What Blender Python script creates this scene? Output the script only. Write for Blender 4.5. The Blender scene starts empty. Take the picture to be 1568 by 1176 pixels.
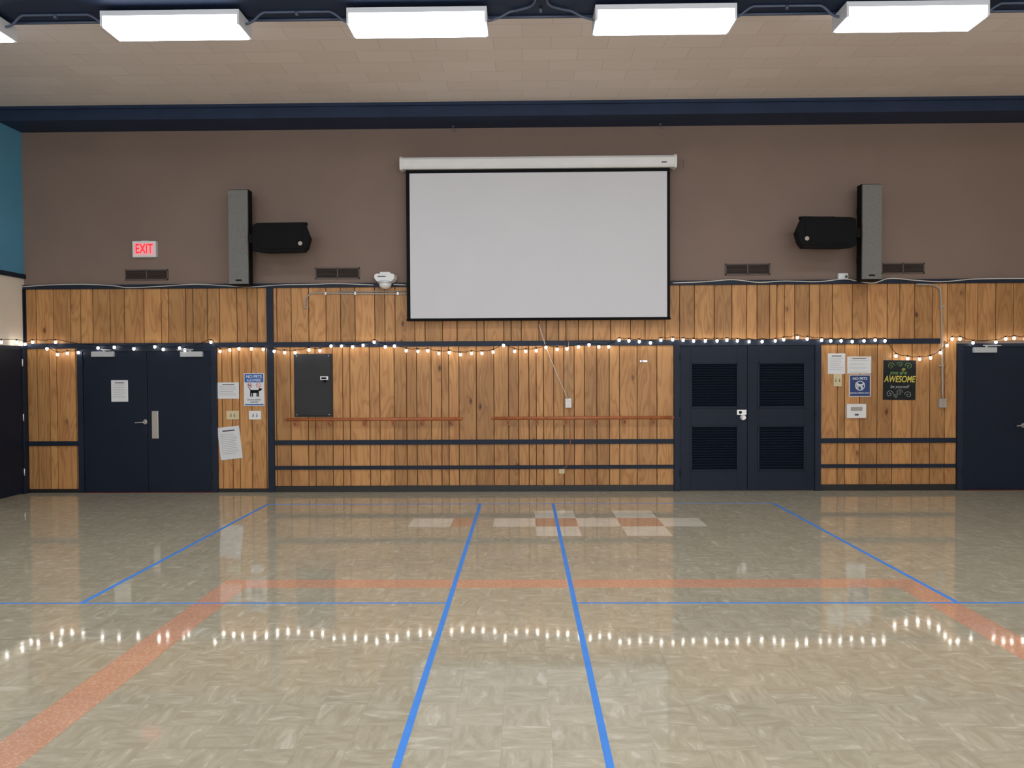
import bpy, bmesh, math, random
from mathutils import Vector, Matrix
random.seed(7)
scene = bpy.context.scene
scene.view_settings.view_transform = 'Standard'
scene.view_settings.look = 'None'
scene.view_settings.exposure = 0.0

# ------------------------------------------------------------------ camera
F = 1177.0; H = 1.69; D = 10.55
C = Vector((0, -D, H))
fw = Vector((-18/F, 1, -24/F)).normalized()
rt = fw.cross(Vector((0, 0, 1))).normalized()
up = rt.cross(fw).normalized()
a = 0.0052
rt, up = (rt*math.cos(a) - up*math.sin(a)), (up*math.cos(a) + rt*math.sin(a))
cam_d = bpy.data.cameras.new('camera'); cam = bpy.data.objects.new('camera', cam_d)
scene.collection.objects.link(cam)
cam.matrix_world = Matrix(((rt.x, up.x, -fw.x, C.x), (rt.y, up.y, -fw.y, C.y), (rt.z, up.z, -fw.z, C.z), (0, 0, 0, 1)))
cam_d.sensor_width = 36; cam_d.lens = F/1568*36; cam_d.clip_start = 0.05
scene.camera = cam

def W(u, v, y=0.0):
    """image pixel coordinates -> (X, Z) on the vertical plane at depth y"""
    d = fw*F + rt*(u-784) + up*(588-v)  # view ray through the image pixel
    t = (y - C.y)/d.y
    p = C + d*t
    return p.x, p.z

# ------------------------------------------------------------------ materials
def lin(c):
    r = []
    for v in c:
        v /= 255.0
        r.append(v/12.92 if v <= 0.04045 else ((v+0.055)/1.055)**2.4)
    return (*r, 1.0)

class NT:
    def __init__(s, name):
        s.m = bpy.data.materials.new(name); s.m.use_nodes = True
        s.t = s.m.node_tree; s.t.nodes.clear()
        s.out = s.n('ShaderNodeOutputMaterial'); s.b = s.n('ShaderNodeBsdfPrincipled')
        s.l(s.b.outputs[0], s.out.inputs[0])
    def n(s, ty, **k):
        nd = s.t.nodes.new(ty)
        for q, v in k.items(): setattr(nd, q, v)
        return nd
    def l(s, a, b): s.t.links.new(a, b)
    def setin(s, inp, v):
        if hasattr(v, 'links') or isinstance(v, bpy.types.NodeSocket): s.l(v, inp)
        else: inp.default_value = v
    def math(s, op, a, b=0.0, c=None, clamp=False):
        nd = s.n('ShaderNodeMath', operation=op); nd.use_clamp = clamp
        s.setin(nd.inputs[0], a); s.setin(nd.inputs[1], b)
        if c is not None: s.setin(nd.inputs[2], c)
        return nd.outputs[0]
    def comb(s, x, y, z):
        nd = s.n('ShaderNodeCombineXYZ')
        for i, v in enumerate((x, y, z)): s.setin(nd.inputs[i], v)
        return nd.outputs[0]
    def noise(s, vec, scale=1, detail=2, rough=0.5, dist=0.0):
        nd = s.n('ShaderNodeTexNoise'); s.l(vec, nd.inputs['Vector'])
        nd.inputs['Scale'].default_value = scale; nd.inputs['Detail'].default_value = detail
        nd.inputs['Roughness'].default_value = rough; nd.inputs['Distortion'].default_value = dist
        return nd.outputs['Fac']
    def pos(s):
        g = s.n('ShaderNodeNewGeometry'); sp = s.n('ShaderNodeSeparateXYZ')
        s.l(g.outputs['Position'], sp.inputs[0])
        return g.outputs['Position'], sp.outputs[0], sp.outputs[1], sp.outputs[2]
    def mix(s, f, a, b, bt='MIX'):
        nd = s.n('ShaderNodeMix', data_type='RGBA', blend_type=bt)
        s.setin(nd.inputs['Factor'], f); s.setin(nd.inputs[6], a); s.setin(nd.inputs[7], b)
        return nd.outputs[2]
    def ramp(s, f, lo, hi):
        nd = s.n('ShaderNodeMapRange'); s.setin(nd.inputs[0], f)
        nd.inputs[1].default_value = lo; nd.inputs[2].default_value = hi
        return nd.outputs[0]
    def bump(s, h, strength=0.2, dist=0.01):
        nd = s.n('ShaderNodeBump'); s.l(h, nd.inputs['Height'])
        nd.inputs['Strength'].default_value = strength; nd.inputs['Distance'].default_value = dist
        s.l(nd.outputs[0], s.b.inputs['Normal'])

def plain(name, col, rough=0.5, metal=0.0, var=0.08, scale=3.0, emit=None, estr=0.0, bump=0.0, spec=0.5):
    t = NT(name); p, x, y, z = t.pos()
    n = t.noise(p, scale, 2, 0.6)
    c = lin(col); d = (c[0]*(1-var), c[1]*(1-var), c[2]*(1-var), 1); e = (min(c[0]*(1+var), 1), min(c[1]*(1+var), 1), min(c[2]*(1+var), 1), 1)
    t.l(t.mix(t.ramp(n, 0.3, 0.7), d, e), t.b.inputs['Base Color'])
    t.b.inputs['Roughness'].default_value = rough; t.b.inputs['Metallic'].default_value = metal
    t.b.inputs['Specular IOR Level'].default_value = spec
    if emit:
        t.b.inputs['Emission Color'].default_value = lin(emit); t.b.inputs['Emission Strength'].default_value = estr
        t.m.cycles.emission_sampling = 'FRONT'
    if bump:
        t.bump(t.noise(p, 90, 3), bump, 0.004)
    return t.m

M = {}
M['brown'] = plain('brown_paint', (126, 107, 96), 0.7, var=0.05, scale=0.8, spec=0.3)
M['teal'] = plain('teal_paint', (84, 146, 176), 0.7, scale=1)
M['cream'] = plain('cream_paint', (225, 214, 196), 0.7, scale=1)
M['navy'] = plain('navy_trim_paint', (27, 36, 52), 0.5, var=0.12, scale=4, spec=0.25)
M['navybeam'] = plain('navy_beam_paint', (34, 48, 74), 0.6, var=0.12, scale=2, spec=0.3)
M['door'] = plain('navy_door_paint', (22, 31, 47), 0.45, var=0.08, scale=2, spec=0.2)
M['black'] = plain('black_plastic', (10, 10, 12), 0.7, spec=0.15)
M['blackcab'] = plain('black_speaker_cabinet', (9, 9, 11), 0.7, spec=0.15)
M['base'] = plain('black_rubber_base', (20, 20, 22), 0.5)
M['white'] = plain('white_plastic', (222, 221, 219), 0.4, var=0.03)
M['paper'] = plain('paper', (215, 217, 219), 0.8, var=0.03)
M['ivory'] = plain('ivory_plate', (206, 190, 150), 0.4, var=0.03)
M['ink'] = plain('printed_ink', (70, 70, 75), 0.8)
M['steel'] = plain('brushed_steel', (190, 190, 190), 0.3, metal=0.9, var=0.05)
M['closer'] = plain('closer_silver', (190, 192, 196), 0.45, metal=0.2, var=0.05)
M['conduit'] = plain('conduit_grey', (160, 152, 142), 0.4, var=0.05)
M['cable'] = plain('white_cable', (205, 200, 192), 0.5, var=0.03)
M['navypipe'] = plain('painted_conduit', (80, 92, 116), 0.35, var=0.1)
M['panelgrey'] = plain('grey_panel_paint', (54, 55, 57), 0.6, var=0.06, spec=0.2)
M['vent'] = plain('vent_brown_metal', (90, 76, 68), 0.5)
M['ventdark'] = plain('vent_dark', (26, 22, 21), 0.8)
M['screen'] = plain('projection_fabric', (206, 205, 208), 0.9, var=0.015, scale=1, spec=0.1)
M['housing'] = plain('fixture_white', (225, 228, 235), 0.4, var=0.02)
M['red'] = plain('red_ink', (200, 40, 45), 0.6)
M['blue'] = plain('blue_ink', (38, 92, 165), 0.6)
M['dkblue'] = plain('dark_blue_ink', (36, 58, 110), 0.6)
M['yellow'] = plain('yellow_ink', (205, 190, 80), 0.6)
M['green'] = plain('green_ink', (100, 138, 72), 0.6)
M['slate'] = plain('chalkboard_print', (32, 34, 36), 0.7, var=0.2, scale=12, spec=0.2)
M['chalk'] = plain('chalk_print', (150, 155, 150), 0.7)
M['barre'] = plain('barre_wood', (168, 96, 56), 0.4, var=0.2, scale=9)
M['maroon'] = plain('threshold_maroon', (80, 28, 30), 0.6)
M['tape'] = plain('blue_painter_tape', (68, 142, 232), 0.6, var=0.06, scale=8)
M['tan'] = plain('tan_box', (190, 176, 140), 0.5)
M['bulb'] = plain('bulb_glow', (255, 248, 240), 0.3, emit=(255, 249, 241), estr=16)
M['lens'] = plain('fluorescent_lens', (250, 250, 255), 0.4, emit=(236, 243, 255), estr=18.5)
M['lensside'] = plain('fluorescent_lens_side', (250, 250, 255), 0.4, emit=(236, 243, 255), estr=10)
M['exitface'] = plain('exit_face', (235, 190, 190), 0.5, emit=(255, 120, 130), estr=0.2)
M['exitred'] = plain('exit_letters', (235, 30, 50), 0.5, emit=(255, 20, 40), estr=1.0)

# speaker grille cloth
t = NT('speaker_grille'); p, x, y, z = t.pos()
v = t.n('ShaderNodeTexVoronoi'); t.l(p, v.inputs['Vector']); v.inputs['Scale'].default_value = 130
t.l(t.mix(v.outputs['Distance'], lin((124, 122, 116)), lin((90, 88, 84))), t.b.inputs['Base Color'])
t.b.inputs['Roughness'].default_value = 0.6; M['grille'] = t.m

# wood planks
t = NT('knotty_wood'); p, x, y, z = t.pos()
at = t.n('ShaderNodeAttribute', attribute_name='rnd'); r = at.outputs['Fac']
ox = t.math('ADD', x, t.math('MULTIPLY', r, 61.0)); oz = t.math('ADD', z, t.math('MULTIPLY', r, 23.0))
kv = t.n('ShaderNodeTexVoronoi'); t.l(t.comb(t.math('MULTIPLY', ox, 4.0), 0.0, t.math('MULTIPLY', oz, 1.9)), kv.inputs['Vector']); kv.inputs['Scale'].default_value = 1
ks = t.n('ShaderNodeSeparateColor'); t.l(kv.outputs['Color'], ks.inputs[0])
kon = t.math('GREATER_THAN', ks.outputs[0], 0.5)
knot = t.math('MULTIPLY', t.math('SUBTRACT', 1.0, t.ramp(kv.outputs['Distance'], 0.03, 0.11)), kon)
halo = t.math('MULTIPLY', t.math('SUBTRACT', 1.0, t.ramp(kv.outputs['Distance'], 0.05, 0.40)), kon)
n1 = t.noise(t.comb(t.math('MULTIPLY', ox, 5.5), 0.0, t.math('MULTIPLY', oz, 0.75)), 1, 2, 0.45)
n1 = t.math('ADD', n1, t.math('MULTIPLY', halo, 0.10))
ring = t.math('MULTIPLY', t.math('ADD', t.math('SINE', t.math('MULTIPLY', n1, 62.0)), 1.0), 0.5)
ring = t.math('POWER', ring, 2.5)
fib = t.noise(t.comb(t.math('MULTIPLY', ox, 120.0), 0.0, t.math('MULTIPLY', oz, 3.0)), 1, 3, 0.6)
blot = t.noise(t.comb(t.math('MULTIPLY', ox, 3.0), 0.0, t.math('MULTIPLY', oz, 1.0)), 1.0, 2)
fac = t.math('ADD', t.math('MULTIPLY', ring, 0.38), t.math('MULTIPLY', t.ramp(fib, 0.3, 0.7), 0.24), clamp=True)
col = t.mix(fac, lin((200, 147, 88)), lin((142, 88, 44)))
col = t.mix(t.math('MULTIPLY', t.ramp(blot, 0.45, 0.75), 0.4), col, lin((146, 88, 46)))
wn = t.n('ShaderNodeTexWhiteNoise', noise_dimensions='1D'); t.l(r, wn.inputs['W'])
tv = t.math('ADD', t.math('MULTIPLY', wn.outputs['Value'], 0.36), 0.72)
hs = t.n('ShaderNodeHueSaturation'); t.l(col, hs.inputs['Color']); t.l(tv, hs.inputs['Value'])
hs.inputs['Saturation'].default_value = 0.97
col = t.mix(t.math('MULTIPLY', halo, 0.30), hs.outputs[0], lin((112, 64, 32)))
col = t.mix(t.math('MULTIPLY', knot, 0.85), col, lin((54, 30, 16)))
t.l(col, t.b.inputs['Base Color']); t.b.inputs['Roughness'].default_value = 0.42
t.b.inputs['Specular IOR Level'].default_value = 0.3
M['wood'] = t.m
M['groove'] = plain('groove_shadow', (40, 22, 12), 0.8)

# floor tiles
T = 0.2286; GX = 0.12; GY = -1.92
def floor_mat(name, lo, hi, streak, speck=0.0, rough=0.055):
    t = NT(name); p, x, y, z = t.pos()
    fx = t.math('DIVIDE', t.math('SUBTRACT', x, GX), T); fy = t.math('DIVIDE', t.math('SUBTRACT', y, GY), T)
    ix = t.math('FLOOR', fx); iy = t.math('FLOOR', fy)
    par = t.math('FLOORED_MODULO', t.math('ADD', ix, iy), 2.0)
    wn = t.n('ShaderNodeTexWhiteNoise', noise_dimensions='3D'); t.l(t.comb(ix, iy, 0.0), wn.inputs['Vector'])
    off = t.n('ShaderNodeSeparateColor'); t.l(wn.outputs['Color'], off.inputs[0])
    sx = t.math('ADD', x, t.math('MULTIPLY', off.outputs[0], 30.0)); sy = t.math('ADD', y, t.math('MULTIPLY', off.outputs[1], 30.0))
    kx = t.math('ADD', 6.0, t.math('MULTIPLY', par, 13.0)); ky = t.math('SUBTRACT', 19.0, t.math('MULTIPLY', par, 13.0))
    s = t.noise(t.comb(t.math('MULTIPLY', sx, kx), t.math('MULTIPLY', sy, ky), 0.0), 1, 4, 0.6, 0.8)
    col = t.mix(t.ramp(s, 0.35, 0.62), lin(lo), lin(hi))
    col = t.mix(t.math('MULTIPLY', t.ramp(s, 0.61, 0.67), 0.5), col, lin(streak))
    big = t.noise(p, 0.6, 2)
    hs = t.n('ShaderNodeHueSaturation'); t.l(col, hs.inputs['Color'])
    t.l(t.math('ADD', t.math('MULTIPLY', off.outputs[2], 0.06), t.math('ADD', t.math('MULTIPLY', big, 0.12), 0.91)), hs.inputs['Value'])
    col = hs.outputs[0]
    if speck:
        sp = t.noise(p, 60, 3, 0.7)
        col = t.mix(t.math('MULTIPLY', t.ramp(sp, 0.52, 0.60), speck), col, lin((226, 204, 176)))
    ex = t.math('ABSOLUTE', t.math('SUBTRACT', t.math('FRACT', fx), 0.5)); ey = t.math('ABSOLUTE', t.math('SUBTRACT', t.math('FRACT', fy), 0.5))
    seam = t.math('GREATER_THAN', t.math('MAXIMUM', ex, ey), 0.494)
    col = t.mix(t.math('MULTIPLY', seam, 0.20), col, lin((120, 110, 90)))
    t.l(col, t.b.inputs['Base Color'])
    t.b.inputs['Specular IOR Level'].default_value = 0.6
    w1 = t.noise(p, 3.5, 1); w2 = t.noise(p, 13.0, 1)
    h = t.math('ADD', t.math('MULTIPLY', w1, 0.4), t.math('MULTIPLY', w2, 0.09))
    t.bump(h, 1.0, 0.0012)
    t.l(t.math('ADD', t.math('MULTIPLY', s, 0.06), rough-0.03), t.b.inputs['Roughness'])
    return t.m
M['floor'] = floor_mat('waxed_vinyl_tile', (174, 165, 141), (191, 183, 160), (218, 212, 195))
M['fwhite'] = floor_mat('pale_vinyl_tile', (218, 212, 194), (226, 221, 203), (236, 232, 217))
M['forange'] = floor_mat('orange_vinyl_tile', (188, 150, 124), (198, 160, 134), (206, 174, 148))
M['fstripe'] = floor_mat('salmon_stripe', (208, 152, 122), (216, 162, 132), (226, 180, 150), speck=0.55)

# ceiling tiles
t = NT('ceiling_tile'); p, x, y, z = t.pos()
bk = t.n('ShaderNodeTexBrick'); t.l(t.comb(x, y, 0.0), bk.inputs['Vector'])
bk.inputs['Scale'].default_value = 1.0; bk.inputs['Brick Width'].default_value = 0.61; bk.inputs['Row Height'].default_value = 0.305
bk.inputs['Mortar Size'].default_value = 0.0025; bk.inputs['Mortar Smooth'].default_value = 0.0; bk.inputs['Bias'].default_value = 0.0
bk.inputs['Color1'].default_value = lin((230, 217, 208)); bk.inputs['Color2'].default_value = lin((223, 209, 199)); bk.inputs['Mortar'].default_value = lin((192, 176, 164))
t.l(t.mix(t.math('MULTIPLY', t.noise(p, 1.0, 2), 0.3), bk.outputs['Color'], lin((212, 196, 184))), t.b.inputs['Base Color'])
t.b.inputs['Roughness'].default_value = 0.9; M['ceil'] = t.m

# ------------------------------------------------------------------ mesh builder
class B:
    def __init__(s, name):
        s.name = name; s.bm = bmesh.new(); s.mats = []; s.X = Matrix.Identity(4)
    def mi(s, m):
        if m not in s.mats: s.mats.append(m)
        return s.mats.index(m)
    def face(s, vs, i, smooth=False):
        try:
            f = s.bm.faces.new(vs); f.material_index = i; f.smooth = smooth
        except ValueError: pass
    def v(s, p): return s.bm.verts.new(s.X @ Vector(p))
    def box(s, x0, x1, y0, y1, z0, z1, m, rx=0.0):
        x0, x1 = sorted((x0, x1)); y0, y1 = sorted((y0, y1)); z0, z1 = sorted((z0, z1))
        i = s.mi(m)
        P = [(x0, y0, z0), (x1, y0, z0), (x1, y1, z0), (x0, y1, z0), (x0, y0, z1), (x1, y0, z1), (x1, y1, z1), (x0, y1, z1)]
        if rx:
            c = Vector(((x0+x1)/2, (y0+y1)/2, (z0+z1)/2)); R = Matrix.Rotation(rx, 3, 'X')
            P = [c + R @ (Vector(q)-c) for q in P]
        vs = [s.v(q) for q in P]
        for f in ((0, 3, 2, 1), (4, 5, 6, 7), (0, 1, 5, 4), (1, 2, 6, 5), (2, 3, 7, 6), (3, 0, 4, 7)): s.face([vs[k] for k in f], i)
    def loft(s, A, Bp, m, smooth=False):
        i = s.mi(m); a_ = [s.v(q) for q in A]; b_ = [s.v(q) for q in Bp]; n = len(a_)
        s.face(a_[::-1], i); s.face(b_, i)
        for k in range(n): s.face([a_[k], a_[(k+1) % n], b_[(k+1) % n], b_[k]], i, smooth)
    def prism_y(s, pts, y0, y1, m, k=1.0, kb=1.0):
        cx = sum(q[0] for q in pts)/len(pts); cz = sum(q[1] for q in pts)/len(pts)
        s.loft([(cx+(q[0]-cx)*k, y0, cz+(q[1]-cz)*k) for q in pts], [(cx+(q[0]-cx)*kb, y1, cz+(q[1]-cz)*kb) for q in pts], m)
    def prism_x(s, pts, x0, x1, m, smooth=False):
        s.loft([(x0, q[0], q[1]) for q in pts], [(x1, q[0], q[1]) for q in pts], m, smooth)
    def cyl(s, p0, p1, r, m, n=16, r1=None):
        p0 = Vector(p0); p1 = Vector(p1); d = (p1-p0).normalized(); q = d.orthogonal().normalized(); w = d.cross(q)
        r1 = r if r1 is None else r1
        c = [(math.cos(2*math.pi*k/n), math.sin(2*math.pi*k/n)) for k in range(n)]
        s.loft([p0+(q*u+w*v_)*r for u, v_ in c], [p1+(q*u+w*v_)*r1 for u, v_ in c], m, True)
    def tube(s, pts, r, m, n=8):
        pts = [Vector(q) for q in pts]; i = s.mi(m); rings = []
        up_ = Vector((0.01, -1, 0.02)).normalized()
        for k, q in enumerate(pts):
            d = (pts[min(k+1, len(pts)-1)]-pts[max(k-1, 0)]).normalized()
            u = d.cross(up_)
            if u.length < 0.15: u = d.cross(Vector((0, 0, 1)))
            u.normalize(); w = d.cross(u)
            rings.append([s.v(q+(u*math.cos(2*math.pi*j/n)+w*math.sin(2*math.pi*j/n))*r) for j in range(n)])
        for k in range(len(rings)-1):
            for j in range(n): s.face([rings[k][j], rings[k][(j+1) % n], rings[k+1][(j+1) % n], rings[k+1][j]], i, True)
        s.face(rings[0][::-1], i); s.face(rings[-1], i)
    def sphere(s, c, r, m, seg=12, rings=8, sc=(1, 1, 1)):
        i = s.mi(m)
        mt = s.X @ Matrix.Translation(c) @ Matrix.Diagonal((sc[0], sc[1], sc[2], 1))
        ret = bmesh.ops.create_uvsphere(s.bm, u_segments=seg, v_segments=rings, radius=r, matrix=mt)
        fs = set()
        for v in ret['verts']: fs.update(v.link_faces)
        for f in fs: f.material_index = i; f.smooth = True
    def text(s, body, x, z, y, size, m, sx=1.0, align='CENTER', shear=0.0):
        cu = bpy.data.curves.new('txt', 'FONT'); cu.body = body; cu.size = size; cu.align_x = align; cu.align_y = 'CENTER'
        cu.extrude = 0.001; cu.shear = shear; cu.offset = size*0.012
        ob = bpy.data.objects.new('txt', cu); scene.collection.objects.link(ob)
        bpy.context.view_layer.update()
        me = bpy.data.meshes.new_from_object(ob.evaluated_get(bpy.context.evaluated_depsgraph_get()))
        me.transform(s.X @ Matrix.Translation((x, y, z)) @ Matrix.Rotation(math.pi/2, 4, 'X') @ Matrix.Diagonal((sx, 1, 1, 1)))
        n0 = len(s.bm.faces); s.bm.from_mesh(me); s.bm.faces.ensure_lookup_table(); i = s.mi(m)
        for f in s.bm.faces[n0:]: f.material_index = i
        bpy.data.objects.remove(ob); bpy.data.curves.remove(cu); bpy.data.meshes.remove(me)
    def done(s, bevel=0.0, seg=2):
        bmesh.ops.recalc_face_normals(s.bm, faces=s.bm.faces)
        me = bpy.data.meshes.new(s.name); s.bm.to_mesh(me); s.bm.free()
        for m in s.mats: me.materials.append(M[m])
        ob = bpy.data.objects.new(s.name, me); scene.collection.objects.link(ob)
        if bevel:
            bv = ob.modifiers.new('bevel', 'BEVEL'); bv.width = bevel; bv.segments = seg; bv.limit_method = 'ANGLE'; bv.angle_limit = 0.7
        return ob

def smooth_path(pts, n=8):
    pts = [Vector(q) for q in pts]; out = []
    for k in range(len(pts)-1):
        p0 = pts[max(k-1, 0)]; p1 = pts[k]; p2 = pts[k+1]; p3 = pts[min(k+2, len(pts)-1)]
        for j in range(n):
            u = j/n
            out.append(0.5*((2*p1)+(-p0+p2)*u+(2*p0-5*p1+4*p2-p3)*u*u+(-p0+3*p1-3*p2+p3)*u**3))
    out.append(pts[-1]); return out

# ------------------------------------------------------------------ room shell
XL, XR, YB, ZC = -6.9, 8.6, -15.0, 5.15
def simple(name, *bx):
    b = B(name)
    for q in bx: b.box(*q)
    return b.done()
simple('floor', (XL-.1, XR+.1, YB-.1, 0.1, -0.1, 0, 'floor'))
simple('ceiling', (XL-.1, XR+.1, YB-.1, 0.1, ZC, ZC+0.1, 'ceil'))
simple('wall_back', (XL, XR, 0, 0.1, 0, ZC, 'brown'))
ZT = 2.99
simple('wall_left', (XL-.1, XL, YB, 0.1, ZT, ZC, 'teal'), (XL-.1, XL, YB, 0.1, 0, ZT, 'cream'))
simple('wall_right', (XR, XR+.1, YB, 0.1, 0, ZC, 'cream'))
simple('wall_front', (XL, XR, YB-.1, YB, 0, ZC, 'cream'))
b = B('trim_soffit_beam'); b.box(XL, XR, -0.5, 0, 4.97, ZC, 'navybeam'); b.box(XL, XR, -0.53, -0.5, 5.11, ZC, 'navybeam'); b.done()

Z1, Z2, Z3, Z4 = 2.84, 2.03, 0.682, 0.335
def wx(u, v=600): return W(u, v)[0]
xs = {k: wx(k) for k in (41, 122, 334, 411, 421, 1031, 1255, 1463)}
XDR0, XDR1 = wx(1463), wx(1684)

# panelling
def planks(name, sections):
    vs, fs, rn, mi = [], [], [], []
    for (x0, x1, z0, z1, seed) in sections:
        rr = random.Random(seed); x = XL + 0.03; edges = [x]
        while x < XR: x += rr.choice((0.10, 0.14, 0.17, 0.20, 0.24, 0.27)); edges.append(x)
        k = len(vs); vs += [(x0, -0.004, z0), (x1, -0.004, z0), (x1, -0.004, z1), (x0, -0.004, z1)]; fs.append((k, k+1, k+2, k+3)); rn.append(0); mi.append(1)
        for e0, e1 in zip(edges, edges[1:]):
            a0, a1 = max(e0+0.004, x0), min(e1-0.004, x1); rv = rr.random()
            if a1-a0 < 0.01: continue
            k = len(vs); c = 0.004
            vs += [(a0, 0, z0), (a0, -0.016, z0), (a0+c, -0.02, z0), (a1-c, -0.02, z0), (a1, -0.016, z0), (a1, 0, z0)]
            vs += [(q[0], q[1], z1) for q in vs[k:k+6]]
            for j in range(5): fs.append((k+j, k+j+1, k+j+7, k+j+6)); rn.append(rv); mi.append(0)
            for f in ((k+5, k+4, k+3, k+2, k+1, k), (k+6, k+7, k+8, k+9, k+10, k+11)): fs.append(f); rn.append(rv); mi.append(0)
    me = bpy.data.meshes.new(name); me.from_pydata(vs, [], fs); me.materials.append(M['wood']); me.materials.append(M['groove'])
    at = me.attributes.new('rnd', 'FLOAT', 'FACE')
    for i, v in enumerate(rn): at.data[i].value = v; me.polygons[i].material_index = mi[i]
    ob = bpy.data.objects.new(name, me); scene.collection.objects.link(ob); return ob
planks('wall_back_wood_panelling', [
    (XL+.01, XR, Z2, Z1, 3), (XL+.01, xs[122], 0, Z2, 4), (xs[334], xs[1031], 0, Z2, 5), (xs[1255], xs[1463], 0, Z2, 12), (XDR1, XR, 0, Z2, 9)])

# trims
YT = -0.045
b = B('trim_wall_top_rail'); b.box(XL, XR, YT, 0, Z1-.03, Z1+.03, 'navy'); b.done(.004)
b = B('trim_wall_mid_rail'); b.box(XL, wx(1437), YT, 0, Z2-.035, Z2+.035, 'navy'); b.done(.004)
b = B('trim_wall_chair_rail')
for x0, x1 in ((XL, xs[122]), (xs[421], xs[1031]), (xs[1255], xs[1463])): b.box(x0, x1, YT, 0, Z3-.032, Z3+.032, 'navy')
b.done(.004)
b = B('trim_wall_low_rail')
for x0, x1 in ((xs[421], xs[1031]), (xs[1255], xs[1463])): b.box(x0, x1, YT, 0, Z4-.025, Z4+.025, 'navy')
b.done(.004)
b = B('baseboard_back')
for x0, x1, h in ((XL, xs[122], .05), (xs[334], xs[411], .05), (xs[421], xs[1031], .085), (xs[1255], xs[1463], .085), (XDR1, XR, .085)): b.box(x0, x1, -0.04, 0, 0, h, 'base')
b.done(.003)
b = B('trim_corner_post'); b.box(XL, xs[41], -0.05, 0, 0, Z1-.03, 'navy'); b.done(.004)
b = B('trim_wall_post'); b.box(xs[411], xs[421], -0.05, 0, 0, Z1-.03, 'navy'); b.done(.004)
b = B('trim_left_wall_rail'); b.box(XL, XL+.03, YB, 0, ZT-.03, ZT+.03, 'navy'); b.done(.003)
b = B('baseboard_left'); b.box(XL, XL+.015, YB, -1.3, 0, .1, 'base'); b.done()
b = B('baseboard_right'); b.box(XR-.015, XR, YB, 0, 0, .1, 'base'); b.done()

# ------------------------------------------------------------------ doors
def lever(b, x, z, yf, dirx):
    b.cyl((x, yf, z), (x, yf-.012, z), .03, 'steel', 20)
    b.cyl((x, yf-.01, z), (x, yf-.06, z), .011, 'steel')
    b.tube(smooth_path([(x, yf-.055, z), (x+dirx*.05, yf-.06, z), (x+dirx*.12, yf-.055, z-.004)], 5), .010, 'steel')
def closer(b, x, z, yf, s=1):
    b.box(x-.15, x+.15, yf-.055, yf, z-.036, z+.036, 'closer')
    b.cyl((x+s*.02, yf-.03, z+.03), (x+s*.02, yf-.03, z+.055), .014, 'closer')
    b.tube([(x+s*.02, yf-.03, z+.05), (x+s*.16, yf-.12, z+.055), (x-s*.02, yf-.02, z+.062)], .009, 'closer', 6)
def frame(b, x0, x1, zt, w=.075):
    b.box(x0, x0+w, -.06, 0, 0, zt, 'navy'); b.box(x1-w, x1, -.06, 0, 0, zt, 'navy'); b.box(x0+w, x1-w, -.06, 0, zt-.045, zt, 'navy')
def hinges(b, x, zt):
    for z in (.2, zt*.5, zt-.25): b.cyl((x, -.062, z), (x, -.062, z+.11), .010, 'door')

def double_door(name, x0, x1, zt):
    b = B(name); frame(b, x0, x1, zt); xm = (x0+x1)/2
    b.box(x0+.078, xm-.003, -.045, 0, .012, zt-.05, 'door'); b.box(xm+.003, x1-.078, -.045, 0, .012, zt-.05, 'door')
    hinges(b, x0+.076, zt); hinges(b, x1-.076, zt)
    b.box(x0+.07, x1-.07, -.075, 0, 0, .012, 'maroon')
    return b, xm
ZD = 1.995
b, xm = double_door('door_1', xs[122], xs[334], ZD)
x, z = W(162, 542.5); closer(b, x, z, -.045); x, z = W(297, 542.5); closer(b, x, z, -.045, -1)
x, z = W(225, 646); lever(b, x, z, -.045, -1)
b.cyl((x+.005, -.045, z+.02), (x+.005, -.06, z+.02), .02, 'steel')
x, z = W(240, 650); b.box(x-.045, x+.045, -.05, -.045, z-.19, z+.19, 'steel')
b.done(.003)
b, xm = double_door('door_2', XDR0, XDR1, ZD)
x, z = W(1503, 536); closer(b, x, z, -.045); x, z = W(1563, 651); lever(b, x, z, -.045, -1)
b.done(.003)
# louvred closet doors
x0, x1 = xs[1031], xs[1255]; b = B('door_3'); zt = 2.03
frame(b, x0, x1, zt, .08); xm = wx(1143)
for la, lb, pa, pb in ((x0+.083, xm-.003, 1057, 1128), (xm+.003, x1-.083, 1160, 1230)):
    pa, pb = wx(pa), wx(pb); rows = [(.285, .885), (1.145, 1.745)]
    b.box(la, pa, -.045, 0, .012, zt-.05, 'door'); b.box(pb, lb, -.045, 0, .012, zt-.05, 'door')
    b.box(pa, pb, -.045, 0, .012, rows[0][0], 'door'); b.box(pa, pb, -.045, 0, rows[0][1], rows[1][0], 'door'); b.box(pa, pb, -.045, 0, rows[1][1], zt-.05, 'door')
    for z0, z1 in rows:
        b.box(pa, pb, -.012, 0, z0, z1, 'black')
        for q in ((pa-.015, pa+.012, z0-.015, z1+.015), (pb-.012, pb+.015, z0-.015, z1+.015)): b.box(q[0], q[1], -.055, -.045, q[2], q[3], 'door')
        b.box(pa, pb, -.055, -.045, z0-.015, z0+.01, 'door'); b.box(pa, pb, -.055, -.045, z1-.01, z1+.015, 'door')
        n = 17
        for k in range(n):
            zc = z0+(k+.5)*(z1-z0)/n
            b.box(pa+.01, pb-.01, -.05, -.012, zc-.0025, zc+.0025, 'door', rx=math.radians(38))
hinges(b, x0+.08, zt); hinges(b, x1-.08, zt)
x, z = W(1134, 631); b.box(x-.065, x+.065, -.06, -.045, z-.035, z+.035, 'steel'); b.cyl((x+.02, -.05, z-.07), (x+.02, -.10, z-.07), .028, 'steel', 20); b.cyl((x+.02, -.045, z-.07), (x+.02, -.055, z-.07), .038, 'steel', 20)
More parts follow.
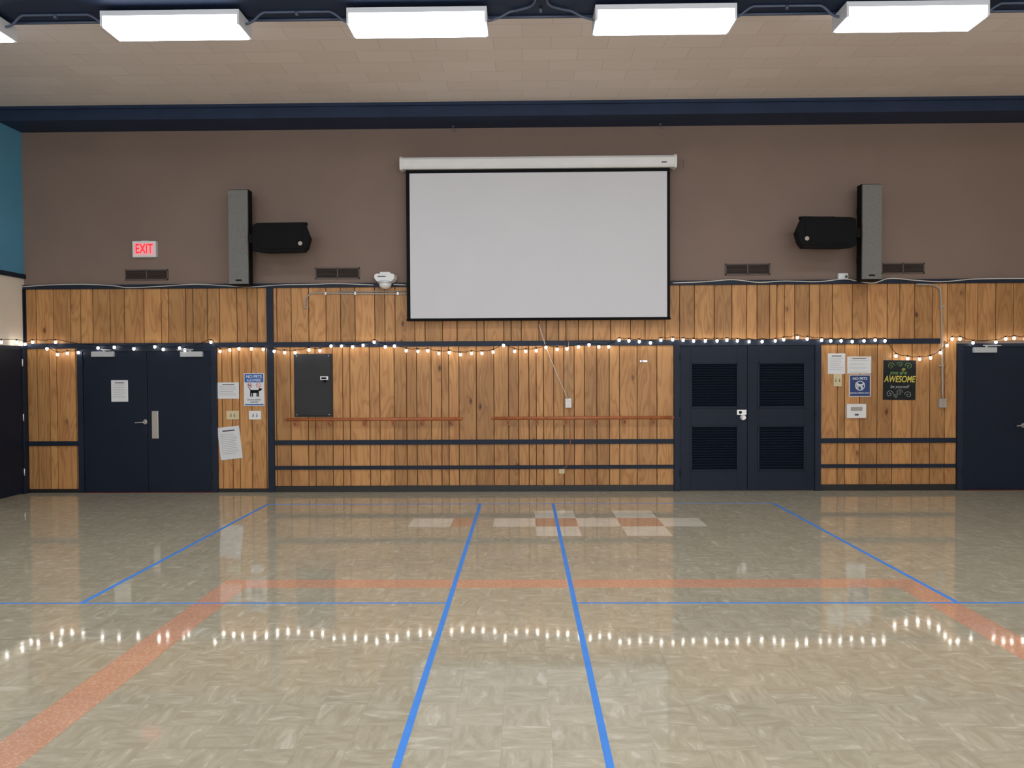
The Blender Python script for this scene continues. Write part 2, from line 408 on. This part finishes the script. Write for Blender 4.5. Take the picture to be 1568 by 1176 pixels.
b.cyl((x-.02, -.06, z), (x-.02, -.068, z), .02, 'black')
b.done(.002)
# side-wall door
b = B('door_4')
b.box(XL, XL+.05, -1.22, -1.15, 0, 2.03, 'navy'); b.box(XL, XL+.05, -.13, -.05, 0, 2.03, 'navy'); b.box(XL, XL+.05, -1.15, -.13, 1.985, 2.03, 'navy')
b.box(XL, XL+.035, -1.147, -.133, .012, 1.98, 'door')
for z in (.25, 1.0, 1.75): b.cyl((XL+.045, -.135, z), (XL+.045, -.135, z+.1), .01, 'steel')
b.cyl((XL+.035, -1.08, 1.0), (XL+.09, -1.08, 1.0), .012, 'steel'); b.tube([(XL+.085, -1.08, 1.0), (XL+.085, -.96, 1.0)], .01, 'steel')
b.done(.003)

# ------------------------------------------------------------------ floor markings
b = B('floor_stripe'); gx = lambda k: GX+T*k
y1 = GY-T*11; y0 = GY-T*12
b.box(gx(-11), gx(13), y0, y1, 0, .0006, 'fstripe'); b.box(gx(-11), gx(-10), YB+1, y0, 0, .0006, 'fstripe'); b.box(gx(12), gx(13), YB+1, y0, 0, .0006, 'fstripe'); b.done()
b = B('floor_checker_tiles'); S = 2*T
gxx = lambda k: GX+S*k
for k in (0, 2): b.box(gxx(k), gxx(k+1), GY, GY+S, 0, .0006, 'fwhite')
for k in (-3, -1, 1, 3): b.box(gxx(k), gxx(k+1), GY-S, GY, 0, .0006, 'fwhite')
for k in (0, 2): b.box(gxx(k), gxx(k+1), GY-2*S, GY-S, 0, .0006, 'fwhite')
for k, w in ((-2, T), (0, S), (2, S)): b.box(gxx(k), gxx(k)+w, GY-S, GY, 0, .0006, 'forange')
b.done()
tw = .018
b = B('floor_tape_lines')
for X_, d0, d1 in ((-.55, 1.0, 9.55), (.358, 1.0, 9.55), (-3.22, 5.5, 9.55), (3.09, 5.5, 9.55)): b.box(X_-tw, X_+tw, d0-D, d1-D, 0, .0012, 'tape')
for x0, x1, d in ((XL+.4, -.568, 5.5), (.376, 6.9, 5.5), (-3.22, 3.09, 9.55)): b.box(x0, x1, d-D-.011, d-D+.011, .0002, .0014, 'tape')
b.done()

# ------------------------------------------------------------------ ceiling lights, beams, conduits
LX = [-5.235+2.16*k for k in range(6)]
def fixture(x, y):
    b = B('ceiling_light'); L = .61
    b.box(x-L, x+L, y-.16, y+.16, 4.785, 4.83, 'housing')
    b.box(x-L, x-L+.02, y-.16, y+.16, 4.70, 4.785, 'housing'); b.box(x+L-.02, x+L, y-.16, y+.16, 4.70, 4.785, 'housing')
    def pr(X_, pts): return [(X_, y+q[0], q[1]) for q in pts]
    up_ = [(-.158, 4.785), (.158, 4.785), (.155, 4.715), (-.155, 4.715)]
    lo_ = [(-.155, 4.715), (.155, 4.715), (.135, 4.69), (-.135, 4.69)]
    b.loft(pr(x-L+.02, up_), pr(x+L-.02, up_), 'lensside'); b.loft(pr(x-L+.02, lo_), pr(x+L-.02, lo_), 'lens')
    for s in (-.4, .4): b.cyl((x+s, y, 4.83), (x+s, y, 4.87), .015, 'navypipe')
    return b.done()
for r_, yy in enumerate((-3.67, -7.6, -11.6)):
    b = B('trim_ceiling_beam'); b.box(XL, XR, yy-.42, yy+.19, 4.87, ZC, 'navybeam'); b.done(.01)
    for x in LX: fixture(x, yy)
b = B('lighting_conduit'); yy = -3.67
for k in range(5):
    xa, xb = LX[k]+.61, LX[k+1]-.61
    if k == 2:
        xc = (xa+xb)/2
        b.tube(smooth_path([(xa, yy, 4.77), (xa+.1, yy, 4.80), (xa+.2, yy, 4.85), (xc-.2, yy-.02, 4.855), (xc-.07, yy-.12, 4.855), (xc-.03, yy-.4, 4.855)]), .011, 'navypipe')
        b.tube(smooth_path([(xb, yy, 4.77), (xb-.1, yy, 4.80), (xb-.2, yy, 4.85), (xc+.2, yy-.02, 4.855), (xc+.07, yy-.12, 4.855), (xc+.03, yy-.4, 4.855)]), .011, 'navypipe')
    else:
        b.tube(smooth_path([(xa, yy, 4.77), (xa+.06, yy, 4.79), (xa+.16, yy-.03, 4.85), (xa+.25, yy-.03, 4.858), (xb-.25, yy-.03, 4.858), (xb-.16, yy-.03, 4.85), (xb-.06, yy, 4.79), (xb, yy, 4.77)]), .011, 'navypipe')
    b.tube([(xa-.05, yy+.12, 4.858), (xb+.05, yy+.12, 4.858)], .011, 'navypipe')
    b.cyl(((xa+xb)/2-.012, yy-.03, 4.845), ((xa+xb)/2+.012, yy-.03, 4.845), .02, 'navypipe')
b.done()

# ------------------------------------------------------------------ projector screen
b = B('projection_screen'); ys = -.16
xl = W(622.5, 400, ys)[0]; xr = W(1026, 400, ys)[0]
zt = W(820, 258, ys)[1]; zb = W(820, 489, ys)[1]; zw0 = W(820, 486.5, ys)[1]; zw1 = W(820, 264, ys)[1]
b.box(xl, xr, ys, ys+.003, zb, zt+.05, 'black'); b.box(W(628, 400, ys)[0], W(1021.5, 400, ys)[0], ys-.0015, ys, zw0, zw1, 'screen')
b.cyl((xl-.005, ys, zb), (xr+.005, ys, zb), .015, 'black')
cx0, cx1 = W(617, 250, ys)[0], W(1031, 250, ys)[0]; zc0 = zt-.005; zc1 = W(820, 241, ys)[1]
prof = [(-.23, zc0+.03), (-.21, zc0), (-.09, zc0), (-.075, zc0+.03), (-.075, zc1-.02), (-.09, zc1), (-.21, zc1), (-.23, zc1-.03)]
b.prism_x(prof, cx0, cx1, 'white', False)
pr2 = [(q[0]*1.0+(q[0]+.155)*.12, (q[1]-(zc0+zc1)/2)*1.12+(zc0+zc1)/2) for q in prof]
b.prism_x(pr2, cx0-.035, cx0, 'white'); b.prism_x(pr2, cx1, cx1+.035, 'white')
b.box(cx1-.17, cx1-.10, -.232, -.228, zc0+.05, zc0+.065, 'ink')
for u in (640, 1010):
    xx = wx(u); b.box(xx-.02, xx+.02, -.09, 0, zc1-.04, zc1-.02, 'black'); b.box(xx-.02, xx+.02, -.012, 0, zc1-.12, zc1+.05, 'black'); b.box(xx-.22, xx+.13, -.012, 0, zc1+.035, zc1+.05, 'vent')
b.tube([(wx(1046), -.02, zc0+.15), (wx(1046), -.02, zc0+.02)], .002, 'ink', 5)
b.done(.002)
for u in (695, 1009):
    b = B('soffit_hook'); xx = wx(u, 205); b.cyl((xx, -.10, 4.97), (xx, -.10, 4.96), .018, 'navypipe'); b.tube(smooth_path([(xx, -.10, 4.965), (xx, -.10, 4.92), (xx+.02, -.10, 4.90), (xx+.03, -.10, 4.92)], 5), .004, 'navypipe', 6); b.done()

# ------------------------------------------------------------------ speakers
def column_speaker(u0, u1, v0, v1):
    b = B('column_speaker'); yf = -.36; xa = W(u0, 350, yf)[0]; xb = W(u1, 350, yf)[0]; um = (u0+u1)/2
    z1 = W(um, v0, yf)[1]; z0 = W(um, v1, yf)[1]; w = xb-xa
    pr = [(xa, -.33), (xb, -.33), (xb, -.20), (xb-.06, -.10), (xa+.06, -.10), (xa, -.20)]
    b.loft([(q[0], q[1], z0) for q in pr], [(q[0], q[1], z1) for q in pr], 'blackcab')
    b.box(xa+.006, xb-.006, yf, -.33, z0+.012, z1-.012, 'grille')
    for zz in (z0+.3, z1-.3): b.box((xa+xb)/2-.05, (xa+xb)/2+.05, -.10, 0, zz-.04, zz+.04, 'black')
    b.box(xa+w*.35, xa+w*.65, yf-.003, yf, z0+.05, z0+.07, 'black')
    return b.done(.008)
column_speaker(349, 380, 289.5, 436)
column_speaker(1320, 1351, 281, 428.5)
def wedge_speaker(pts, sx):
    b = B('wedge_speaker'); y0, y1 = -.52, -.24
    P = [W(u, v, y0) for u, v in pts]
    if sx < 0: P = P[::-1]
    b.prism_y(P, y0, y1, 'blackcab', 1.0, .86)
    X_ = [q[0] for q in P]; Z_ = [q[1] for q in P]; cx, cz = (min(X_)+max(X_))/2, (min(Z_)+max(Z_))/2
    b.box(min(X_)+.11, max(X_)-.11, y0-.006, y0, min(Z_)+.05, max(Z_)-.05, 'black')
    xe = max(X_) if sx > 0 else min(X_)
    b.cyl((xe-sx*.13, y0-.004, cz-.08), (xe-sx*.13, y0-.012, cz-.08), .028, 'conduit', 20)
    b.cyl((xe-sx*.09, y0+.1, max(Z_)-.03), (xe-sx*.09, y0+.1, max(Z_)+.012), .03, 'black')
    b.box(cx-.12, cx+.12, y0+.05, y0+.15, max(Z_)-.03, max(Z_)+.004, 'black')
    xi = min(X_) if sx > 0 else max(X_)
    b.box(xi-sx*.02, xi+sx*.02, -.48, -.34, cz-.16, cz+.16, 'black'); b.box(xi-sx*.08, xi+sx*.02, -.46, -.3, cz-.06, cz+.06, 'black')
    b.box(cx-.08, cx+.08, y1, 0, cz-.05, cz+.05, 'black'); b.box(cx-.1, cx+.1, -.015, 0, cz-.12, cz+.12, 'black')
    return b.done(.006)
wedge_speaker([(387, 344), (394, 341), (467, 340), (475, 361), (470, 379), (464, 385), (399, 387), (387, 383)], 1)
wedge_speaker([(1311, 335), (1304, 332), (1229, 331), (1220, 352), (1225, 370), (1232, 379), (1302, 380), (1311, 376)], -1)

# ------------------------------------------------------------------ vents
def vent(u0, u1, v0, v1):
    b = B('air_vent'); x0, z1 = W(u0, v0); x1, z0 = W(u1, v1)
    b.box(x0, x1, -.004, 0, z0, z1, 'ventdark')
    for q in ((x0, x1, z0, z0+.015), (x0, x1, z1-.015, z1), (x0, x0+.015, z0, z1), (x1-.015, x1, z0, z1), ((x0+x1)/2-.006, (x0+x1)/2+.006, z0, z1)): b.box(q[0], q[1], -.016, 0, q[2], q[3], 'vent')
    for k in range(7):
        zc = z0+.015+(k+.5)*(z1-z0-.03)/7; b.box(x0+.012, x1-.012, -.014, -.004, zc-.0012, zc+.0012, 'vent', rx=.6)
    return b.done()
vent(192, 258, 413, 429); vent(483, 551, 410, 427); vent(1110, 1179, 404, 421); vent(1349, 1415, 403, 419)

# ------------------------------------------------------------------ exit sign
b = B('exit_sign'); x0, z1 = W(206, 370.5); x1, z0 = W(242, 394.5)
b.box(x0, x1, -.06, 0, z0, z1, 'white'); b.box(x0+.022, x1-.022, -.063, -.06, z0+.026, z1-.026, 'exitface')
b.text('EXIT', (x0+x1)/2, (z0+z1)/2, -.065, .18, 'exitred', sx=.66)
b.box((x0+x1)/2-.05, (x0+x1)/2+.05, -.04, 0, z1, z1+.008, 'white'); b.done(.004)

# ------------------------------------------------------------------ electrical things
b = B('electrical_panel'); x0, z1 = W(451, 542); x1, z0 = W(510, 638)
b.box(x0, x1, -.035, -.02, z0, z1, 'panelgrey'); b.box(x0+.02, x1-.02, -.045, -.035, z0+.02, z1-.02, 'panelgrey')
x, z = W(498, 579); b.box(x-.055, x+.055, -.06, -.045, z-.025, z+.025, 'steel'); b.box(x-.04, x+.03, -.063, -.06, z-.012, z+.012, 'black'); b.cyl((x+.01, -.06, z-.04), (x+.01, -.085, z-.04), .018, 'black')
for q in (z0+.15, z1-.15): b.cyl((x0+.018, -.048, q-.04), (x0+.018, -.048, q+.04), .007, 'panelgrey')
for zz in (z0+.03, z1-.03):
    for xx in (x0+.04, x1-.04): b.cyl((xx, -.045, zz), (xx, -.049, zz), .007, 'steel')
b.done(.003)

def wallbox(name, u, v, w, h, mat, d=.01, kind='switch'):
    x, z = W(u, v); b = B(name); b.box(x-w/2, x+w/2, -.02-d, -.018, z-h/2, z+h/2, mat); f = -.02-d
    if kind == 'switch':
        n = max(1, round(w/.07))
        for k in range(n):
            xx = x+(k-(n-1)/2)*.05; b.box(xx-.006, xx+.006, f-.012, f, z-.004, z+.014, mat); b.box(xx-.009, xx+.009, f-.001, f, z-.02, z+.02, 'ink')
    elif kind == 'outlet':
        for s in (-1, 1):
            zz = z+s*h*.22; b.box(x-w*.26, x+w*.26, f-.003, f, zz-h*.14, zz+h*.14, mat)
            for q in (-.008, .008): b.box(x+q-.0018, x+q+.0018, f-.004, f-.002, zz-.006, zz+.008, 'ink')
    elif kind == 'thermo':
        b.box(x-w*.3, x+w*.3, f-.004, f, z+h*.02, z+h*.3, 'conduit'); b.box(x-w*.1, x+w*.1, f-.006, f, z-h*.32, z-h*.2, 'ink')
    return b.done(.003)
wallbox('light_switch', 357.5, 635.5, .175, .12, 'ivory'); wallbox('light_switch', 391.5, 635.5, .17, .12, 'white')
wallbox('light_switch', 1281, 582, .11, .17, 'ivory', .02)
wallbox('thermostat', 1308.5, 629, .26, .19, 'white', .045, 'thermo')
wallbox('power_outlet', 870, 617, .08, .125, 'white', .04, 'outlet')
wallbox('power_outlet', 860, 718.5, .075, .115, 'ivory', .012, 'outlet')
wallbox('power_outlet', 1440, 617, .10, .12, 'conduit', .045, 'outlet')
b = B('wall_hook'); x, z = W(985, 553); b.box(x-.05, x+.05, -.03, -.02, z-.012, z+.012, 'steel'); b.tube(smooth_path([(x-.02, -.03, z), (x-.02, -.06, z-.02), (x-.02, -.06, z+.02)], 4), .005, 'steel'); b.done()

b = B('conduit_run')
p = [W(468, 470), W(469, 459), W(475, 451), W(484, 449), W(560, 450), W(624, 450.5)]
b.tube(smooth_path([(q[0], -.035, q[1]) for q in p]), .011, 'conduit'); b.tube([(wx(520), -.035, W(520, 446)[1]-.07+.06), (wx(624), -.035, W(624, 446)[1])], .008, 'conduit')
x, z = W(468, 470); b.cyl((x, -.035, z), (x, -.02, z-.02), .02, 'conduit')
for u in (500, 545, 610): x, z = W(u, 449.8); b.box(x-.012, x+.012, -.05, -.02, z-.02, z+.02, 'steel')
b.done()
b = B('conduit_run')
p = [W(1400, 436), W(1424, 437), W(1433, 441), W(1437, 450), W(1439, 520), W(1440, 610)]
b.tube(smooth_path([(q[0], -.055, q[1]) for q in p]), .011, 'conduit')
for v in (470, 560): x, z = W(1438.5, v); b.box(x-.03, x+.03, -.068, -.02, z-.01, z+.01, 'conduit')
b.done()
# cable along the top rail
def cable(name, pts, y, r, mat):
    b = B(name); b.tube(smooth_path([(W(u, v)[0], y, W(u, v)[1]) for u, v in pts], 6), r, mat, 6); return b.done()
cable('wall_cable', [(34, 440), (80, 437), (130, 436), (175, 438), (200, 441), (250, 439), (300, 436), (345, 438), (385, 440), (430, 437), (480, 436), (520, 435), (573, 437)], -.052, .006, 'cable')
cable('wall_cable', [(603, 436), (623, 437)], -.052, .006, 'cable')
cable('wall_cable', [(1029, 434), (1080, 432), (1120, 429), (1160, 433), (1200, 431), (1250, 432), (1290, 428), (1310, 431), (1335, 434), (1360, 427), (1400, 430), (1440, 432), (1490, 428), (1568, 427), (1640, 427)], -.052, .007, 'cable')
cable('screen_power_cable', [(825, 497), (832, 520), (845, 555), (860, 590), (869, 611)], -.07, .005, 'cable')
cable('wall_cable', [(870.5, 523), (870, 560), (870, 611)], -.05, .004, 'conduit')
cable('wall_cable', [(870, 623), (872, 650), (873, 690), (868, 712), (862, 716)], -.055, .004, 'barre')

# camera dome device
b = B('wall_mounted_camera'); x, z = W(590, 425, -.12)
b.box(x-.07, x+.07, -.14, -.02, z+.045, z+.075, 'white')
pts = [(x-.15, z-.02), (x-.15, z+.03), (x-.12, z+.05), (x+.12, z+.05), (x+.15, z+.03), (x+.15, z-.02), (x+.11, z-.065), (x-.11, z-.065)]
b.prism_y(pts, -.2, -.05, 'white', .9); b.sphere((x, -.13, z-.09), .085, 'white', 20, 12, (1, 1, .8)); b.cyl((x, -.13, z-.05), (x, -.13, z-.08), .10, 'closer', 24)
b.box(x-.06, x+.06, -.06, 0, z-.06, z+.05, 'white'); b.box(x-.09, x+.02, -.205, -.2, z+.0, z+.012, 'ink')
b.done(.006)
b = B('motion_sensor'); x, z = W(1289, 424); b.box(x-.065, x+.065, -.05, 0, z-.04, z+.045, 'white'); b.cyl((x+.03, -.05, z+.0), (x+.03, -.075, z-.005), .03, 'white', 20); b.sphere((x+.03, -.07, z-.005), .02, 'ink'); b.done(.006)

# ------------------------------------------------------------------ barres
def barre(u0, u1, v, br):
    b = B('ballet_barre'); x0, z = W(u0, v, -.12); x1, z_ = W(u1, v, -.12); z = (z+z_)/2
    b.cyl((x0, -.12, z), (x1, -.12, z), .021, 'barre', 16); b.sphere((x0, -.12, z), .022, 'barre'); b.sphere((x1, -.12, z), .022, 'barre')
    for u in br:
        x = W(u, v, -.12)[0]; b.box(x-.025, x+.025, -.035, -.02, z-.10, z-.02, 'barre')
        b.tube(smooth_path([(x, -.03, z-.06), (x, -.09, z-.065), (x, -.12, z-.04), (x, -.12, z-.01)], 5), .011, 'barre')
        b.cyl((x, -.035, z-.06), (x, -.042, z-.06), .018, 'ivory')
    return b.done()
barre(438, 706, 642, (450, 503, 557, 602, 645, 690)); barre(755, 1030, 640, (778, 822, 866, 912, 957, 1001))

# ------------------------------------------------------------------ papers, signs
def notice(name, u, v, w, h, yb=-.02, rot=0.0, lines=7, head=True, mat='paper'):
    x, z = W(u, v); s = .00897; w *= s; h *= s
    b = B(name); b.X = Matrix.Translation((x, yb, z)) @ Matrix.Rotation(rot, 4, 'Y')
    b.box(-w/2, w/2, -.003, 0, -h/2, h/2, mat); rr = random.Random(u)
    if head: b.box(-w*.28, w*.28, -.0036, -.003, h*.36, h*.40, 'ink')
    for k in range(lines):
        zz = h*(.28-k*.66/lines); e = w*rr.uniform(.2, .4); b.box(-w*.4, e, -.0036, -.003, zz-.003, zz+.002, 'conduit')
    return b
notice('paper_notice', 186, 598.5, 26, 33, yb=-.045, lines=6).done()
notice('paper_notice', 350.5, 598, 33, 25, lines=6).done()
notice('paper_notice', 353, 678, 34, 50, rot=math.radians(-6), lines=12).done()
notice('paper_notice', 1280, 557, 26, 31, lines=7).done()
b = notice('certificate', 1314.5, 559, 36, 26, lines=3, mat='paper'); b.box(-.13, .13, -.0036, -.003, -.10, -.094, 'tan'); b.box(-.13, .13, -.0036, -.003, .094, .10, 'tan'); b.done()

def dog(b, s, y, m):
    b.box(-.055*s, .04*s, y-.001, y, -.01*s, .025*s, m)
    for q in (-.05, -.03, .02, .035): b.box((q-.006)*s, (q+.006)*s, y-.001, y, -.05*s, 0, m)
    b.prism_y([(.03*s, .01*s), (.045*s, .045*s), (.075*s, .04*s), (.075*s, .028*s), (.05*s, .01*s)], y-.001, y, m)
    b.prism_y([(-.055*s, .02*s), (-.075*s, .05*s), (-.07*s, .052*s), (-.048*s, .025*s)], y-.001, y, m)
def ringsign(b, cx, cz, r, y, m):
    n = 28; i = b.mi(m); vi = []; vo = []
    for k in range(n):
        c, s_ = math.cos(2*math.pi*k/n), math.sin(2*math.pi*k/n)
        vi.append(b.v((cx+c*r*.84, y, cz+s_*r*.84))); vo.append(b.v((cx+c*r, y, cz+s_*r)))
    for k in range(n): b.face([vo[k], vo[(k+1) % n], vi[(k+1) % n], vi[k]], i)
    a_ = r*.62; w = r*.07
    b.face([b.v((cx-a_-w, y, cz+a_-w)), b.v((cx-a_+w, y, cz+a_+w)), b.v((cx+a_+w, y, cz-a_+w)), b.v((cx+a_-w, y, cz-a_-w))], i)
x, z = W(390, 596.5); b = B('no_pets_sign'); b.X = Matrix.Translation((x, -.02, z))
b.box(-.14, .14, -.004, 0, -.225, .225, 'paper'); b.box(-.13, .13, -.005, -.004, .10, .215, 'blue')
b.text('NO PETS', 0, .178, -.0055, .058, 'paper', sx=.95); b.text('ALLOWED', 0, .128, -.0055, .05, 'paper', sx=.85)
bX = b.X.copy(); b.X = bX @ Matrix.Translation((.015, 0, -.035)); dog(b, 1.25, -.0045, 'black')
b.X = bX @ Matrix.Translation((-.06, 0, .058)); dog(b, .30, -.0045, 'black'); b.X = bX; ringsign(b, -.06, .058, .034, -.0062, 'red'); ringsign(b, .06, .058, .034, -.0062, 'red')
b.text('Service animals\nwelcome', 0, -.155, -.0055, .030, 'ink'); b.box(-.13, .13, -.005, -.004, -.215, -.2, 'blue'); b.done()
x, z = W(1315.5, 590.5); b = B('no_pets_sign'); b.X = Matrix.Translation((x, -.02, z))
b.box(-.145, .145, -.004, 0, -.15, .15, 'paper'); b.box(-.135, .135, -.005, -.004, -.14, .14, 'dkblue'); b.text('NO PETS', 0, .095, -.0055, .05, 'paper')
dog(b, .85, -.0055, 'paper'); ringsign(b, 0, 0, .066, -.008, 'paper'); b.text('SERVICE ANIMALS ONLY', 0, -.10, -.0055, .024, 'paper'); b.done()
x, z = W(1376, 582); b = B('awesome_poster'); b.X = Matrix.Translation((x, -.02, z)) @ Matrix.Rotation(.015, 4, 'Y')
b.box(-.22, .22, -.004, 0, -.27, .27, 'slate')
b.text('AWESOME', 0, .01, -.005, .12, 'yellow', sx=.72, shear=.2); b.text('you are', -.02, .10, -.005, .075, 'green', shear=.3); b.text('be yourself', 0, -.09, -.005, .055, 'chalk', shear=.3)
def swirl(cx, cz, r, turns, m, fl=1):
    b.tube([(cx+fl*math.cos(q*.35)*r*(1-q/ (turns*18+2)), -.006, cz+math.sin(q*.35)*r*(1-q/(turns*18+2))) for q in range(int(turns*18))], .0035, m, 5)
for cx, cz, r, m, fl in ((-.12, .19, .05, 'green', 1), (0, .21, .04, 'green', -1), (.12, .19, .05, 'green', -1), (-.13, -.19, .05, 'chalk', 1), (0, -.17, .045, 'chalk', 1), (.12, -.2, .05, 'chalk', -1), (-.05, -.22, .03, 'chalk', -1), (.05, .14, .025, 'yellow', 1)): swirl(cx, cz, r, 1.5, m, fl)
b.done()

# ------------------------------------------------------------------ string lights
bul = [(-40, 521), (-22, 523), (-6, 522), (8, 524), (22, 526), (38, 527), (50, 524), (85, 524), (150, 533), (175, 532), (205, 534), (237, 531), (250, 535), (275, 533), (283, 536), (323, 524), (337, 538), (352, 536), (366, 534), (385, 534), (403, 535),
 (420, 538), (436, 540), (452, 540), (473, 536), (490, 537), (507, 530), (523, 530), (540, 531), (556, 529), (573, 524), (590, 531), (604, 530), (622, 537), (640, 538), (655, 537), (672, 541), (688, 540), (705, 543), (722, 541), (738, 541), (755, 539), (771, 529), (788, 538), (805, 538), (821, 537), (836, 532), (853, 535), (868, 534), (886, 531), (902, 528), (917, 531), (932, 531), (948, 521), (963, 522), (979, 523), (996, 525), (1012, 521), (1030, 520), (1046, 521), (1062, 522), (1080, 522), (1098, 522), (1113, 521), (1129, 522), (1147, 523), (1167, 523), (1187, 522), (1200, 520), (1221, 517), (1236, 519), (1258, 521), (1272, 522), (1288, 522), (1305, 523), (1323, 522), (1340, 521), (1355, 522), (1372, 545), (1390, 549), (1408, 550), (1425, 548), (1440, 540), (1450, 529), (1458, 519), (1470, 519), (1490, 525), (1525, 524), (1540, 519), (1553, 518), (1570, 519), (1590, 520), (1612, 523), (1635, 520)]
bul2 = [(72, 534), (88, 543), (103, 541), (120, 540)]
b = B('string_lights'); yl = -.095
def strand(L):
    path = []
    for i, (u, v) in enumerate(L):
        x, z = W(u, v, yl); x = max(x, XL+.06)
        if u < 30: 
            y_ = yl-(30-u)*.022; x = XL+.06; z = W(30, 526, yl)[1]+random.uniform(0, .02)
        else: y_ = yl
        path.append((x, y_, z+.040)); b.sphere((x, y_, z), .0185, 'bulb', 7, 5, (1, 1, 1.15)); b.cyl((x, y_, z+.018), (x, y_, z+.040), .009, 'black', 8)
        if i+1 < len(L) and u >= 30:
            u2, v2 = L[i+1]; x2, z2 = W((u+u2)/2, (v+v2)/2, yl); path.append((x2, yl, z2+.025))
    b.tube(smooth_path(path, 4), .004, 'black', 5)
strand(bul); strand(bul2); b.done()

# ------------------------------------------------------------------ added fill lamp behind the camera, brightens back wall and ceiling, and world
ld = bpy.data.lights.new('rear_fill_light', 'AREA'); ld.shape = 'RECTANGLE'; ld.size = 13.0; ld.size_y = 3.6; ld.energy = 600; ld.color = (0.92, 0.96, 1.0)
lo = bpy.data.objects.new('rear_fill_light', ld); scene.collection.objects.link(lo); lo.location = (0.8, YB+.1, 2.3); lo.rotation_euler = (math.radians(95), 0, 0)
w = bpy.data.worlds.new('world'); scene.world = w; w.use_nodes = True
w.node_tree.nodes['Background'].inputs[0].default_value = (0.5, 0.55, 0.6, 1); w.node_tree.nodes['Background'].inputs[1].default_value = 0.2
